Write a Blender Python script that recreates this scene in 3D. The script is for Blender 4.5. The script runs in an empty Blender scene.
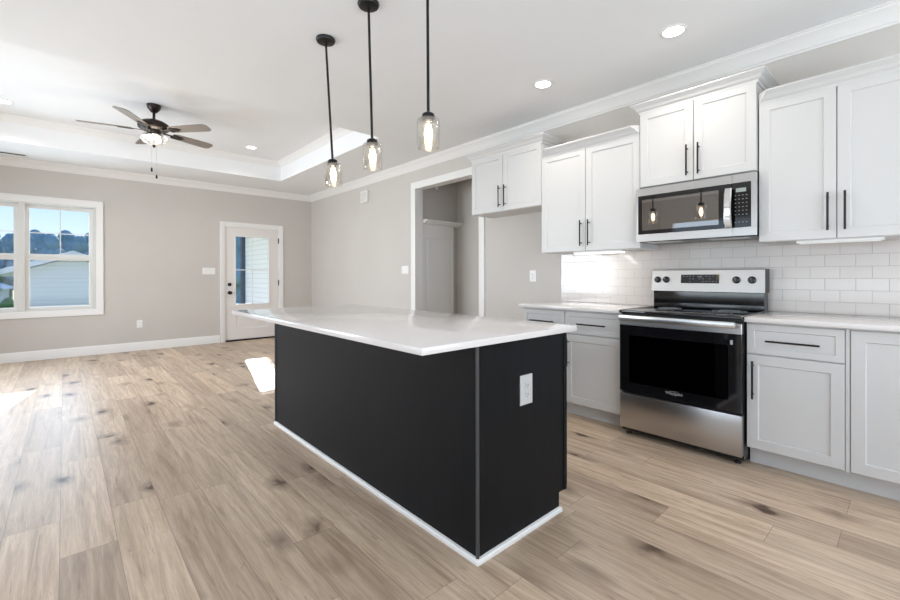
import bpy, bmesh, math, random
from mathutils import Matrix, Vector
random.seed(7)
S = bpy.context.scene
COL = S.collection

# ------------------------------------------------------------------ camera
D = 8.328          # far wall plane (Y)
R = 3.731          # kitchen wall plane (X)
XL, YB = -2.24, -3.0   # left wall, back wall
ZC, ZT = 2.789, 3.10   # ceiling, tray ceiling
yaw, pit, rol = math.radians(42.135), math.radians(-.164), math.radians(-.134)
F = Vector((math.sin(yaw)*math.cos(pit), math.cos(yaw)*math.cos(pit), math.sin(pit)))
Rt = Vector((math.cos(yaw), -math.sin(yaw), 0)); U = Rt.cross(F)
R2 = Rt*math.cos(rol)+U*math.sin(rol); U2 = -Rt*math.sin(rol)+U*math.cos(rol)
cam = bpy.data.cameras.new('camera'); co = bpy.data.objects.new('camera', cam); COL.objects.link(co)
m = Matrix((R2, U2, -F)).transposed().to_4x4(); m.translation = (0, 0, 1.167); co.matrix_world = m
cam.sensor_width = 36; cam.lens = 36*426.557/900; cam.shift_y = -22.628/900; cam.clip_start = .05; cam.clip_end = 500
S.camera = co
# ------------------------------------------------------------------ world, sun, area lights, exposure
S.view_settings.view_transform = 'Standard'; S.view_settings.look = 'None'
S.view_settings.gamma = 1; S.view_settings.use_curve_mapping = False
S.view_settings.exposure = 0.33
S.cycles.use_denoising = True; S.cycles.max_bounces = 10; S.cycles.diffuse_bounces = 6
S.cycles.transparent_max_bounces = 16; S.cycles.sample_clamp_indirect = 6
S.cycles.caustics_reflective = False; S.cycles.caustics_refractive = False
W = bpy.data.worlds.new('world'); S.world = W; W.use_nodes = True
nt = W.node_tree; nt.nodes.clear()
tc = nt.nodes.new('ShaderNodeTexCoord'); sx = nt.nodes.new('ShaderNodeSeparateXYZ'); cr = nt.nodes.new('ShaderNodeValToRGB')
bg = nt.nodes.new('ShaderNodeBackground'); wo = nt.nodes.new('ShaderNodeOutputWorld')
nt.links.new(tc.outputs['Generated'], sx.inputs[0]); nt.links.new(sx.outputs['Z'], cr.inputs[0]); nt.links.new(cr.outputs[0], bg.inputs[0]); nt.links.new(bg.outputs[0], wo.inputs[0])
e = cr.color_ramp.elements; e[0].position = 0; e[0].color = (.80, .90, 1, 1); e[1].position = .6; e[1].color = (.30, .52, .95, 1)
n_ = cr.color_ramp.elements.new(.16); n_.color = (.46, .70, 1, 1)
bg.inputs[1].default_value = 1.0
def lamp(name, kind, loc, direction, energy, color, **kw):
    l = bpy.data.lights.new(name, kind); l.energy = energy; l.color = color
    for k, v in kw.items(): setattr(l, k, v)
    o = bpy.data.objects.new(name, l); COL.objects.link(o); o.location = loc
    o.rotation_euler = Vector(direction).to_track_quat('-Z', 'Y').to_euler(); return o
lamp('sun', 'SUN', (6, 20, 8), (-.65, -3.0, -1), 9.5, (1, .95, .88), angle=.009)
# fill lamps added at unseen back and left openings; far window lamp boosts daylight
lamp('back_fill', 'AREA', (.8, YB+.03, 1.35), (0, 1, .1), 34, (.84, .925, 1), shape='RECTANGLE', size=4.6, size_y=2.1)
lamp('back_uplight_fill', 'AREA', (.8, YB+.7, 1.1), (0, .6, .8), 74, (.81, .91, 1), shape='RECTANGLE', size=4.4, size_y=1.9)  # added uplight that brightens the ceiling from behind the camera
lamp('left_fill', 'AREA', (XL+.03, 1.6, 1.45), (1, 0, .1), 10, (.84, .925, 1), shape='RECTANGLE', size=3.4, size_y=1.5)
lamp('left_uplight_fill', 'AREA', (XL+.2, 1.6, .95), (.6, 0, .8), 24, (.81, .91, 1), shape='RECTANGLE', size=3.4, size_y=.7)  # second added uplight, from the left side
lamp('left_fill', 'AREA', (XL+.03, 5.9, 1.45), (1, -.1, -.12), 66, (.84, .925, 1), shape='RECTANGLE', size=1.9, size_y=1.5, spread=math.radians(125))
lamp('window_daylight', 'AREA', (-.69, D+.16, 1.45), (0, -1, -.12), 38, (.70, .85, 1), shape='RECTANGLE', size=1.9, size_y=1.4)

# ------------------------------------------------------------------ materials
def mat(name, col=(.8, .8, .8), rough=.5, metal=0, spec=.5, emit=None, es=0, coat=0):
    m = bpy.data.materials.new(name); m.use_nodes = True
    b = m.node_tree.nodes['Principled BSDF']
    b.inputs['Base Color'].default_value = (*col, 1); b.inputs['Roughness'].default_value = rough
    b.inputs['Metallic'].default_value = metal; b.inputs['Specular IOR Level'].default_value = spec
    b.inputs['Coat Weight'].default_value = coat
    if emit: b.inputs['Emission Color'].default_value = (*emit, 1); b.inputs['Emission Strength'].default_value = es
    return m
class G:
    def __init__(s, m): s.t = m.node_tree; s.b = s.t.nodes.get('Principled BSDF')
    def n(s, kind, **kw):
        x = s.t.nodes.new('ShaderNode'+kind)
        for k, v in kw.items(): setattr(x, k, v)
        return x
    def l(s, a, b): s.t.links.new(a, b)
    def val(s, sock, v):
        if isinstance(v, (int, float)): sock.default_value = v
        else: s.l(v, sock)
    def math(s, op, a, b=0, c=None):
        x = s.n('Math', operation=op); s.val(x.inputs[0], a); s.val(x.inputs[1], b)
        if c is not None: s.val(x.inputs[2], c)
        return x.outputs[0]
    def comb(s, x, y, z):
        c = s.n('CombineXYZ'); s.val(c.inputs[0], x); s.val(c.inputs[1], y); s.val(c.inputs[2], z); return c.outputs[0]
    def noise(s, vec, scale, detail=3, rough=.5, dist=0):
        x = s.n('TexNoise'); s.l(vec, x.inputs['Vector']); x.inputs['Scale'].default_value = scale
        x.inputs['Detail'].default_value = detail; x.inputs['Roughness'].default_value = rough; x.inputs['Distortion'].default_value = dist
        return x.outputs[0]
    def ramp(s, f, stops):
        x = s.n('ValToRGB'); s.l(f, x.inputs[0]); el = x.color_ramp.elements
        while len(el) < len(stops): el.new(.5)
        for q, (p, c) in zip(el, stops): q.position = p; q.color = (*c, 1) if len(c) == 3 else c
        return x.outputs[0]
    def mix(s, f, a, b, mode='MIX'):
        x = s.n('Mix', data_type='RGBA', blend_type=mode); s.val(x.inputs[0], f)
        for i, v in ((6, a), (7, b)):
            if isinstance(v, tuple): x.inputs[i].default_value = (*v, 1)
            else: s.l(v, x.inputs[i])
        return x.outputs[2]
    def pos(s): return s.n('NewGeometry').outputs['Position']
    def obj(s): return s.n('TexCoord').outputs['Object']
    def bump(s, h, strength, dist=.01):
        x = s.n('Bump'); x.inputs['Strength'].default_value = strength; x.inputs['Distance'].default_value = dist
        s.l(h, x.inputs['Height']); s.l(x.outputs[0], s.b.inputs['Normal'])
def paint(name, col, rough, var=.02, bump=.03, scale=60):
    m = mat(name, col, rough); g = G(m); p = g.pos()
    n = g.noise(p, 2.2, 3); c2 = tuple(max(0, c-var) for c in col)
    g.l(g.mix(n, c2, tuple(min(1, c+var) for c in col)), g.b.inputs['Base Color'])
    g.bump(g.noise(p, scale*6, 2), bump, .002); return m
M = {}
M['wall'] = paint('greige_wall_paint', (.57, .535, .50), .75)
M['ceil'] = paint('ceiling_paint', (.83, .835, .84), .8)
M['trim'] = paint('white_trim_paint', (.80, .785, .765), .4, .008, .01)
M['cab'] = paint('white_cabinet_lacquer', (.62, .61, .60), .4, .006, .008)
M['cabin'] = mat('cabinet_underside_maple', (.60, .52, .44), .5)
M['gapdark'] = mat('shadow_gap_filler', (.25, .25, .25), .8)
M['black'] = mat('matte_black_metal', (.005, .005, .0055), .4, .2)
M['bronze'] = mat('oil_rubbed_bronze', (.03, .022, .018), .35, .7)
M['plastic'] = mat('white_plastic', (.82, .81, .79), .35)
M['greypl'] = mat('light_grey_plastic', (.52, .515, .505), .4)
M['slot'] = mat('dark_slot', (.03, .03, .03), .6)
M['vinyl'] = mat('white_vinyl', (.66, .645, .61), .4)
M['chrome'] = mat('polished_steel', (.82, .81, .8), .12, 1)
M['blackpl'] = mat('black_plastic', (.01, .01, .011), .3)
M['blackgl'] = mat('black_ceramic_glass', (.006, .006, .007), .06, 0, .6)
M['enamel'] = mat('dark_oven_enamel', (.03, .03, .034), .35)
M['rubber'] = mat('black_rubber', (.015, .015, .015), .7)
M['mark'] = mat('grey_print', (.36, .37, .38), .4)
M['display'] = mat('grey_display', (.25, .28, .27), .2, emit=(.5, .6, .56), es=.12)
M['door'] = paint('door_paint', (.76, .72, .69), .42, .008, .01)
M['lens'] = mat('lit_downlight_lens', (1, 1, 1), .4, emit=(1, .95, .88), es=9)
M['bar'] = mat('lit_bar_diffuser', (1, 1, 1), .4, emit=(1, .97, .92), es=4)
M['baroff'] = mat('bar_diffuser', (.85, .84, .80), .4)
M['bulb'] = mat('glowing_bulb', (1, .9, .7), .3, emit=(1, .78, .5), es=9)
M['fanbulb'] = mat('glowing_fan_bulb', (1, 1, 1), .3, emit=(1, .92, .80), es=30)
def glass(name, tint=(1, 1, 1), edge=.25, base=.04, gl=.0):
    m = bpy.data.materials.new(name); m.use_nodes = True; t = m.node_tree; t.nodes.clear(); g = G(m)
    o = g.n('OutputMaterial'); tr = g.n('BsdfTransparent'); tr.inputs[0].default_value = (*tint, 1)
    gs = g.n('BsdfGlossy'); gs.inputs['Roughness'].default_value = gl
    lw = g.n('LayerWeight'); lw.inputs[0].default_value = .35
    f = g.math('MULTIPLY_ADD', lw.outputs['Facing'], edge, base)
    mx = g.n('MixShader'); g.l(f, mx.inputs[0]); g.l(tr.outputs[0], mx.inputs[1]); g.l(gs.outputs[0], mx.inputs[2]); g.l(mx.outputs[0], o.inputs[0])
    return m
M['pane'] = glass('window_glass', (.98, .99, 1), .05, .014)
M['jar'] = glass('clear_jar_glass', (.97, .95, .92), .75, .05, .03)
M['bowl'] = glass('bowl_glass', (.96, .95, .93), .5, .30, .3)
M['ovenglass'] = glass('tinted_oven_glass', (.035, .035, .04), .25, .035)
M['mwglass'] = glass('tinted_microwave_glass', (.55, .50, .46), .35, .30)

# brushed stainless
def steel(name, col, axis):
    m = mat(name, col, .3, 1); g = G(m); p = g.pos(); mp = g.n('Mapping'); g.l(p, mp.inputs[0])
    mp.inputs['Scale'].default_value = axis
    n = g.noise(mp.outputs[0], 1, 4, .6)
    g.l(g.math('MULTIPLY_ADD', n, .05, .27), g.b.inputs['Roughness'])
    g.l(g.mix(n, tuple(c*.96 for c in col), tuple(min(1, c*1.03) for c in col)), g.b.inputs['Base Color'])
    return m
M['steel'] = steel('brushed_stainless', (.50, .485, .475), (2, 2, 900))
M['steelv'] = steel('brushed_stainless_light', (.64, .63, .62), (2, 2, 900))
# floor planks
def floor_mat():
    m = mat('oak_vinyl_plank', rough=.35); g = G(m); p = g.pos(); s = g.n('SeparateXYZ'); g.l(p, s.inputs[0]); x, y = s.outputs[0], s.outputs[1]
    wd, ln = .19, 1.22
    u = g.math('DIVIDE', g.math('ADD', x, .018+10*wd), wd); row = g.math('FLOOR', u); fu = g.math('FRACT', u)
    wn = g.n('TexWhiteNoise', noise_dimensions='1D'); g.l(row, wn.inputs['W'])
    v = g.math('ADD', g.math('DIVIDE', y, ln), g.math('MULTIPLY', wn.outputs['Value'], 7.3)); cell = g.math('FLOOR', v); fv = g.math('FRACT', v)
    w2 = g.n('TexWhiteNoise', noise_dimensions='2D'); g.l(g.comb(row, cell, 0), w2.inputs['Vector']); rnd = w2.outputs['Value']
    off = g.math('MULTIPLY', rnd, 37.0)
    grain = g.noise(g.comb(g.math('MULTIPLY', x, 17), g.math('ADD', g.math('MULTIPLY', y, 1.0), off), off), 1.5, 8, .66, .7)
    fine = g.noise(g.comb(g.math('MULTIPLY', x, 150), g.math('MULTIPLY', y, 6), off), 1, 3, .6, .3)
    patch = g.noise(g.comb(g.math('MULTIPLY', x, 3), g.math('ADD', g.math('MULTIPLY', y, .8), off), 0), 1.3, 3)
    # cathedral rings: distorted distance bands around elongated knots
    vo = g.n('TexVoronoi', feature='F1'); 
    nd = g.noise(g.comb(g.math('MULTIPLY', x, 6), g.math('MULTIPLY', y, 4), off), 1.8, 5, .6)
    g.l(g.comb(g.math('ADD', g.math('MULTIPLY', x, 4.1), g.math('MULTIPLY', nd, .6)), g.math('ADD', g.math('MULTIPLY', y, 2.3), off), off), vo.inputs['Vector']); vo.inputs['Scale'].default_value = 1.0
    kd = vo.outputs['Distance']
    vr = g.n('TexVoronoi', feature='F1'); vr.inputs['Scale'].default_value = 1.0
    g.l(g.comb(g.math('ADD', g.math('MULTIPLY', x, 4.6), g.math('MULTIPLY', nd, .8)), g.math('ADD', g.math('MULTIPLY', y, .62), off), off), vr.inputs['Vector']); rd = vr.outputs['Distance']
    rings = g.math('ABSOLUTE', g.math('SINE', g.math('MULTIPLY', g.math('ADD', rd, g.math('MULTIPLY', grain, .16)), 48)))
    base = g.ramp(grain, [(.27, (.30, .20, .125)), (.42, (.49, .362, .255)), (.58, (.645, .50, .368)), (.78, (.75, .605, .47))])
    tone = g.ramp(rnd, [(0, (.76, .73, .71)), (.35, (.88, .86, .85)), (.7, (1.0, .99, .98)), (1, (1.08, 1.06, 1.03))])
    c = g.mix(1.0, base, tone, 'MULTIPLY')
    c = g.mix(g.math('MULTIPLY', g.math('GREATER_THAN', fine, .54), .22), c, (.30, .21, .15))
    c = g.mix(g.math('MULTIPLY', rings, g.math('MULTIPLY', g.math('MAXIMUM', g.math('SUBTRACT', .55, rd), 0), .42)), c, (.28, .19, .13))
    c = g.mix(g.math('MULTIPLY', patch, .18), c, (.42, .36, .31))
    kn = g.ramp(kd, [(0.0, (1, 1, 1)), (.09, (.9, .9, .9)), (.15, (.40, .40, .40)), (.33, (0, 0, 0))])
    hasknot = g.math('GREATER_THAN', g.n('TexNoise').outputs[0], -1)
    sc_ = g.n('SeparateColor'); g.l(vo.outputs['Color'], sc_.inputs[0]); hasknot = g.math('GREATER_THAN', sc_.outputs[0], .15)
    kk = g.n('SeparateColor'); g.l(kn, kk.inputs[0])
    c = g.mix(g.math('MULTIPLY', g.math('MULTIPLY', kk.outputs[0], hasknot), g.math('MULTIPLY_ADD', grain, 1.1, .5)), c, (.075, .04, .025))
    crk = g.noise(g.comb(g.math('MULTIPLY', x, 46), g.math('ADD', g.math('MULTIPLY', y, 4.2), off), off), 1, 4, .6, .8)
    c = g.mix(g.math('MULTIPLY', g.math('GREATER_THAN', crk, .66), .38), c, (.20, .125, .08))
    ex = g.math('MINIMUM', fu, g.math('SUBTRACT', 1, fu)); ey = g.math('MINIMUM', fv, g.math('SUBTRACT', 1, fv))
    seam = g.math('MAXIMUM', g.math('LESS_THAN', ex, .008), g.math('LESS_THAN', ey, .0012))
    c = g.mix(g.math('MULTIPLY', seam, .5), c, (.14, .10, .075))
    g.l(c, g.b.inputs['Base Color'])
    g.l(g.math('MULTIPLY_ADD', grain, .14, .30), g.b.inputs['Roughness'])
    g.bump(g.math('SUBTRACT', g.math('MULTIPLY', fine, .25), seam), .15, .002); return m
M['floor'] = floor_mat()
# subway tile
def tile_mat():
    m = mat('white_subway_tile', rough=.13); g = G(m); s = g.n('SeparateXYZ'); g.l(g.pos(), s.inputs[0])
    row = g.math('DIVIDE', g.math('SUBTRACT', s.outputs[2], .914), .0775); ri = g.math('FLOOR', row); fz = g.math('FRACT', row)
    sh = g.math('MULTIPLY', g.math('MODULO', ri, 2), .5)
    u = g.math('ADD', g.math('ADD', g.math('DIVIDE', g.math('SUBTRACT', s.outputs[1], .056), .149), 20), g.math('SUBTRACT', .5, sh)); fu = g.math('FRACT', u)
    ez = g.math('MINIMUM', fz, g.math('SUBTRACT', 1, fz)); ey = g.math('MINIMUM', fu, g.math('SUBTRACT', 1, fu))
    gr = g.math('MAXIMUM', g.math('LESS_THAN', ez, .018), g.math('LESS_THAN', ey, .0095))
    wn = g.n('TexWhiteNoise', noise_dimensions='2D'); g.l(g.comb(g.math('FLOOR', u), ri, 0), wn.inputs['Vector'])
    c = g.mix(wn.outputs['Value'], (.585, .535, .50), (.61, .56, .525))
    g.l(g.mix(gr, c, (.38, .36, .345)), g.b.inputs['Base Color'])
    g.l(g.math('MULTIPLY_ADD', gr, .6, .13), g.b.inputs['Roughness']); g.bump(g.math('SUBTRACT', 1, gr), .25, .002); return m
M['tile'] = tile_mat()
def quartz():
    m = mat('white_quartz', rough=.1); g = G(m); p = g.pos()
    n = g.noise(p, 3.5, 6, .6, .8); f = g.noise(p, 180, 2)
    c = g.mix(g.math('MULTIPLY', g.math('GREATER_THAN', n, .56), .10), (.74, .70, .68), (.69, .64, .61))
    g.l(g.mix(g.math('MULTIPLY', g.math('GREATER_THAN', f, .62), .3), c, (.68, .64, .61)), g.b.inputs['Base Color']); return m
M['quartz'] = quartz()
def island_mat():
    m = mat('black_stained_island', (.012, .0125, .014), .42, spec=.1); g = G(m)
    mp = g.n('Mapping'); g.l(g.pos(), mp.inputs[0]); mp.inputs['Scale'].default_value = (45, 45, 2.5)
    n = g.noise(mp.outputs[0], 1, 5, .6, .4); g.l(g.mix(n, (.006, .0065, .007), (.014, .0145, .016)), g.b.inputs['Base Color'])
    g.l(g.math('MULTIPLY_ADD', n, .12, .33), g.b.inputs['Roughness']); g.bump(n, .12, .002); return m
M['island'] = island_mat()
M['isbead'] = mat('worn_black_corner_bead', (.05, .05, .052), .35)
def wood_blade():
    m = mat('grey_oak_fan_blade', rough=.5); g = G(m); mp = g.n('Mapping'); g.l(g.obj(), mp.inputs[0]); mp.inputs['Scale'].default_value = (3, 60, 60)
    g.l(g.mix(g.noise(mp.outputs[0], 1, 4), (.20, .165, .14), (.30, .26, .225)), g.b.inputs['Base Color']); return m
M['blade'] = wood_blade()
def siding(name, col, axis_z_step=.11):
    m = mat(name, col, .6); g = G(m); s = g.n('SeparateXYZ'); g.l(g.pos(), s.inputs[0])
    f = g.math('FRACT', g.math('DIVIDE', g.math('ADD', s.outputs[2], 20), axis_z_step))
    g.l(g.mix(g.math('LESS_THAN', f, .09), col, tuple(c*.72 for c in col)), g.b.inputs['Base Color']); g.bump(f, .5, .02); return m
M['siding'] = siding('white_lap_siding', (.92, .93, .94))
M['siding2'] = siding('pale_vinyl_siding', (.60, .62, .67), .12)
M['roof'] = mat('pale_grey_shingle', (.58, .60, .64), .9)
M['shadepost'] = mat('shaded_trim_paint', (.05, .07, .11), .6)  # dark blue puts the porch end trim's shade into its colour
def ground(name, a, b, sc):
    m = mat(name, a, .95); g = G(m); g.l(g.mix(g.noise(g.pos(), sc, 5), a, b), g.b.inputs['Base Color']); return m
M['grass'] = ground('lawn_grass', (.20, .28, .08), (.36, .42, .17), .8)
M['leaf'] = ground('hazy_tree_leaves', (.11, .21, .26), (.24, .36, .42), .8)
M['leafg'] = ground('shrub_leaves', (.04, .09, .04), (.12, .22, .09), 3)
M['bark'] = mat('tree_bark', (.10, .08, .07), .9)
M['concrete'] = ground('porch_concrete', (.72, .70, .67), (.78, .76, .73), 4)

# ------------------------------------------------------------------ mesh helpers
ORG = {}
class MB:
    def __init__(s): s.bm = bmesh.new()
    def box(s, x0, x1, y0, y1, z0, z1, bev=0, seg=1):
        x0, x1 = sorted((x0, x1)); y0, y1 = sorted((y0, y1)); z0, z1 = sorted((z0, z1))
        t = bmesh.new(); r = bmesh.ops.create_cube(t, size=1)
        bmesh.ops.scale(t, vec=(x1-x0, y1-y0, z1-z0), verts=t.verts); bmesh.ops.translate(t, vec=((x0+x1)/2, (y0+y1)/2, (z0+z1)/2), verts=t.verts)
        if bev: bmesh.ops.bevel(t, geom=t.edges[:], offset=min(bev, .45*min(x1-x0, y1-y0, z1-z0)), segments=seg, affect='EDGES', profile=.5)
        s.join(t); return s
    def join(s, t, mtx=None):
        if mtx: bmesh.ops.transform(t, matrix=mtx, verts=t.verts)
        me = bpy.data.meshes.new('t'); t.to_mesh(me); t.free(); s.bm.from_mesh(me); bpy.data.meshes.remove(me)
    def lathe(s, prof, c=(0, 0, 0), axis='Z', seg=32, caps=True):
        t = bmesh.new(); loops = []
        for r, h in prof:
            if r < 1e-6: loops.append([t.verts.new((0, 0, h))]); continue
            loops.append([t.verts.new((r*math.cos(2*math.pi*i/seg), r*math.sin(2*math.pi*i/seg), h)) for i in range(seg)])
        for a, b in zip(loops, loops[1:]):
            for i in range(seg):
                j = (i+1) % seg
                if len(a) == 1 and len(b) == 1: continue
                if len(a) == 1: t.faces.new((a[0], b[i], b[j]))
                elif len(b) == 1: t.faces.new((a[i], a[j], b[0]))
                else: t.faces.new((a[i], a[j], b[j], b[i]))
        if caps:
            for L in (loops[0], loops[-1]):
                if len(L) > 2: t.faces.new(L)
        bmesh.ops.recalc_face_normals(t, faces=t.faces)
        rot = {'Z': Matrix(), 'X': Matrix.Rotation(-math.pi/2, 4, 'Y'), 'Y': Matrix.Rotation(math.pi/2, 4, 'X')}[axis]  # X: grows towards -X, Y: towards -Y
        s.join(t, Matrix.Translation(c) @ rot); return s
    def tube(s, a, b, r, seg=12):
        a, b = Vector(a), Vector(b); d = b-a; t = bmesh.new()
        bmesh.ops.create_cone(t, cap_ends=True, segments=seg, radius1=r, radius2=r, depth=d.length)
        s.join(t, Matrix.Translation((a+b)/2) @ d.to_track_quat('Z', 'Y').to_matrix().to_4x4()); return s
    def prism(s, pts, axis, a0, a1):
        """polygon of 2-D points extruded along an axis: X -> (y,z), Y -> (x,z), Z -> (x,y)"""
        f = {'X': lambda p, a: (a, p[0], p[1]), 'Y': lambda p, a: (p[0], a, p[1]), 'Z': lambda p, a: (p[0], p[1], a)}[axis]
        t = bmesh.new(); A = [t.verts.new(f(p, a0)) for p in pts]; B = [t.verts.new(f(p, a1)) for p in pts]
        t.faces.new(A); t.faces.new(B[::-1]); n = len(pts)
        for i in range(n): t.faces.new((A[i], A[(i+1) % n], B[(i+1) % n], B[i]))
        bmesh.ops.recalc_face_normals(t, faces=t.faces); s.join(t); return s
    def rings(s, fn, a0, a1, b0, b1, prof, close0=True, close1=True):
        """nested rectangles a0..a1 x b0..b1 shrunk by inset i and raised by n; fn maps (a,b,n)"""
        t = bmesh.new(); L = []
        for i, n in prof:
            L.append([t.verts.new(fn(a, b, n)) for a, b in ((a0+i, b0+i), (a1-i, b0+i), (a1-i, b1-i), (a0+i, b1-i))])
        for p, q in zip(L, L[1:]):
            for k in range(4): t.faces.new((p[k], p[(k+1) % 4], q[(k+1) % 4], q[k]))
        if close0: t.faces.new(L[0][::-1])
        if close1: t.faces.new(L[-1])
        bmesh.ops.recalc_face_normals(t, faces=t.faces); s.join(t); return s
    def sweep(s, sections):
        """list of cross-sections (lists of 3-D points), capped"""
        t = bmesh.new(); L = [[t.verts.new(p) for p in sec] for sec in sections]; n = len(L[0])
        for p, q in zip(L, L[1:]):
            for k in range(n): t.faces.new((p[k], p[(k+1) % n], q[(k+1) % n], q[k]))
        t.faces.new(L[0][::-1]); t.faces.new(L[-1])
        bmesh.ops.recalc_face_normals(t, faces=t.faces); s.join(t); return s
    def build(s, name, m, parent=None, local=False, angle=35):
        me = bpy.data.meshes.new(name)
        if parent is not None and not local:
            o_ = ORG[parent.name]; bmesh.ops.translate(s.bm, vec=(-o_[0], -o_[1], -o_[2]), verts=s.bm.verts)
        s.bm.to_mesh(me); s.bm.free()
        for p in me.polygons: p.use_smooth = True
        me.set_sharp_from_angle(angle=math.radians(angle)); me.materials.append(m)
        o = bpy.data.objects.new(name, me); COL.objects.link(o)
        if parent is not None: o.parent = parent; ORG[o.name] = ORG[parent.name]
        else: ORG[o.name] = (0, 0, 0)
        return o
def thing(name, label, cat, loc, group=None, kind=None):
    o = bpy.data.objects.new(name, None); COL.objects.link(o); o.location = loc; o.empty_display_size = .05; ORG[o.name] = tuple(loc)
    if label: o['label'] = label
    if cat: o['category'] = cat
    if group: o['group'] = group
    if kind: o['kind'] = kind
    return o
def tag(o, label, cat, group=None, kind=None):
    if label: o['label'] = label
    if cat: o['category'] = cat
    if group: o['group'] = group
    if kind: o['kind'] = kind
    return o
def struct(o): o['kind'] = 'structure'; return o
def recentre(o, c):
    """move a single mesh thing's origin to its base"""
    o.data.transform(Matrix.Translation((-c[0], -c[1], -c[2]))); o.location = c; return o
def copy_tree(o, parent=None):
    c = o.copy(); COL.objects.link(c); c.parent = parent
    for ch in [x for x in list(COL.objects) if x.parent == o]: copy_tree(ch, c)
    return c
NX = lambda xf: (lambda a, b, n: (xf-n, a, b))    # faces -X (kitchen fronts); a = y, b = z
PX = lambda xf: (lambda a, b, n: (xf+n, a, b))
NY = lambda yf: (lambda a, b, n: (a, yf-n, b))    # faces -Y
PY = lambda yf: (lambda a, b, n: (a, yf+n, b))
NZ = lambda zf: (lambda a, b, n: (a, b, zf-n))    # faces down

# ------------------------------------------------------------------ room shell
T = .13
struct(MB().box(XL-T, 5.6, YB-T, D+T, -.12, 0).build('floor', M['floor']))
# far wall: window 1.8 m triple unit and door
WX0, WX1, WZ0, WZ1 = -1.83, .35, .68, 2.215      # rough opening of the window
DX0, DX1, DZ1 = 2.115, 3.09, 2.075
w = MB()
for a in ((XL-T, WX0, 0, ZC), (WX0, WX1, 0, WZ0), (WX0, WX1, WZ1, ZC), (WX1, DX0, 0, ZC), (DX0, DX1, DZ1, ZC), (DX1, R+T, 0, ZC)):
    w.box(a[0], a[1], D, D+T, a[2], a[3])
struct(w.build('wall_far', M['wall']))
# kitchen wall with cased opening
OY0, OY1, OZ = 3.595, 4.853, 2.414
w = MB()
for a in ((YB-T, OY0-.018, 0, ZC), (OY0-.018, OY1+.018, OZ+.018, ZC), (OY1+.018, D, 0, ZC)): w.box(R, R+T, a[0], a[1], a[2], a[3])
struct(w.build('wall_kitchen', M['wall']))
# left wall with two windows, back wall with a wide glazed opening (behind the camera)
w = MB()
for a in ((YB-T, -.1, 0, ZC), (-.1, 3.3, 0, .7), (-.1, 3.3, 2.2, ZC), (3.3, 4.95, 0, ZC), (4.95, 6.85, 0, .7), (4.95, 6.85, 2.2, ZC), (6.85, D, 0, ZC)):
    w.box(XL-T, XL, a[0], a[1], a[2], a[3])
struct(w.build('wall_left', M['wall']))
w = MB()
for a in ((XL, -1.5, 0, ZC), (-1.5, 3.1, 2.4, ZC), (-1.5, 3.1, 0, .3), (3.1, R, 0, ZC)): w.box(a[0], a[1], YB-T, YB, a[2], a[3])
struct(w.build('wall_back', M['wall']))
# ceiling with tray
TX0, TX1, TY0, TY1 = -1.24, 2.736, 4.254, 7.307
c = MB()
for a in ((XL-T, R+T, YB-T, TY0), (XL-T, TX0, TY0, TY1), (TX1, R+T, TY0, TY1), (XL-T, R+T, TY1, D+T)): c.box(a[0], a[1], a[2], a[3], ZC, ZT+.1)
c.box(TX0, TX1, TY0, TY1, ZT, ZT+.1)
struct(c.build('ceiling', M['ceil']))
# crown moulding profile: (offset from wall, drop from ceiling)
def crown_profile(h, p):
    pts = [(0, h), (.007, h), (.009, h*.90), (p*.20, h*.84), (p*.30, h*.68), (p*.48, h*.46), (p*.72, h*.28), (p*.86, h*.20), (p*.90, h*.10), (p, h*.08), (p, 0)]
    return pts
def crown_loop(x0, x1, y0, y1, z, h, p, name):
    fn = lambda a, b, n: (a, b, n)
    pr = [(i, z-d) for i, d in crown_profile(h, p)]
    return struct(MB().rings(fn, x0, x1, y0, y1, pr, False, False).build(name, M['trim'], angle=20))
crown_loop(XL, R, YB, D, ZC-.0005, .108, .095, 'trim_1')
crown_loop(TX0, TX1, TY0, TY1, ZT-.0005, .085, .08, 'trim_2')
# baseboards
def baseboard(fn, a0, a1, name):
    pr = [(0, 0), (0, .135), (.005, .135), (.008, .128), (.012, .118), (.0125, 0)]
    s0 = [fn(a0, z, n) for n, z in pr]; s1 = [fn(a1, z, n) for n, z in pr]
    return MB().sweep([s0, s1])
struct(baseboard(NY(D), XL, 2.037, 'b').build('baseboard_far', M['trim']))
struct(baseboard(NY(D), 3.17, R, 'b').build('baseboard_corner', M['trim']))
struct(baseboard(NX(R), 4.957, D, 'b').build('baseboard_kitchen', M['trim']))
struct(baseboard(NX(R), 2.46, 3.49, 'b').build('baseboard_alcove', M['trim']))
struct(baseboard(PX(XL), YB, D, 'b').build('baseboard_left', M['trim']))
# doorway casing and jamb
def casing(fn, a0, a1, b0, b1, wdt, th, legs_to_floor=True):
    """three-sided casing around opening a0..a1, top b1"""
    pr = [(0, 0), (0, th*.6), (.004, th*.75), (wdt*.5, th*.8), (wdt*.78, th), (wdt-.003, th), (wdt, th*.8), (wdt, 0)]
    secs = []
    for pt in (('l', b0), ('lt', 0), ('rt', 0), ('r', b0)):
        sec = []
        for o_, n in pr:
            if pt[0] == 'l': sec.append(fn(a0-o_, b0, n))
            elif pt[0] == 'lt': sec.append(fn(a0-o_, b1+o_, n))
            elif pt[0] == 'rt': sec.append(fn(a1+o_, b1+o_, n))
            else: sec.append(fn(a1+o_, b0, n))
        secs.append(sec)
    return MB().sweep(secs)
cs = casing(NX(R), OY0, OY1, 0, OZ, .095, .019)
cs.box(R-.001, R+T+.001, OY1, OY1+.018, 0, OZ+.018); cs.box(R-.001, R+T+.001, OY0-.018, OY0, 0, OZ+.018); cs.box(R-.001, R+T+.001, OY0, OY1, OZ, OZ+.018)
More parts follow.
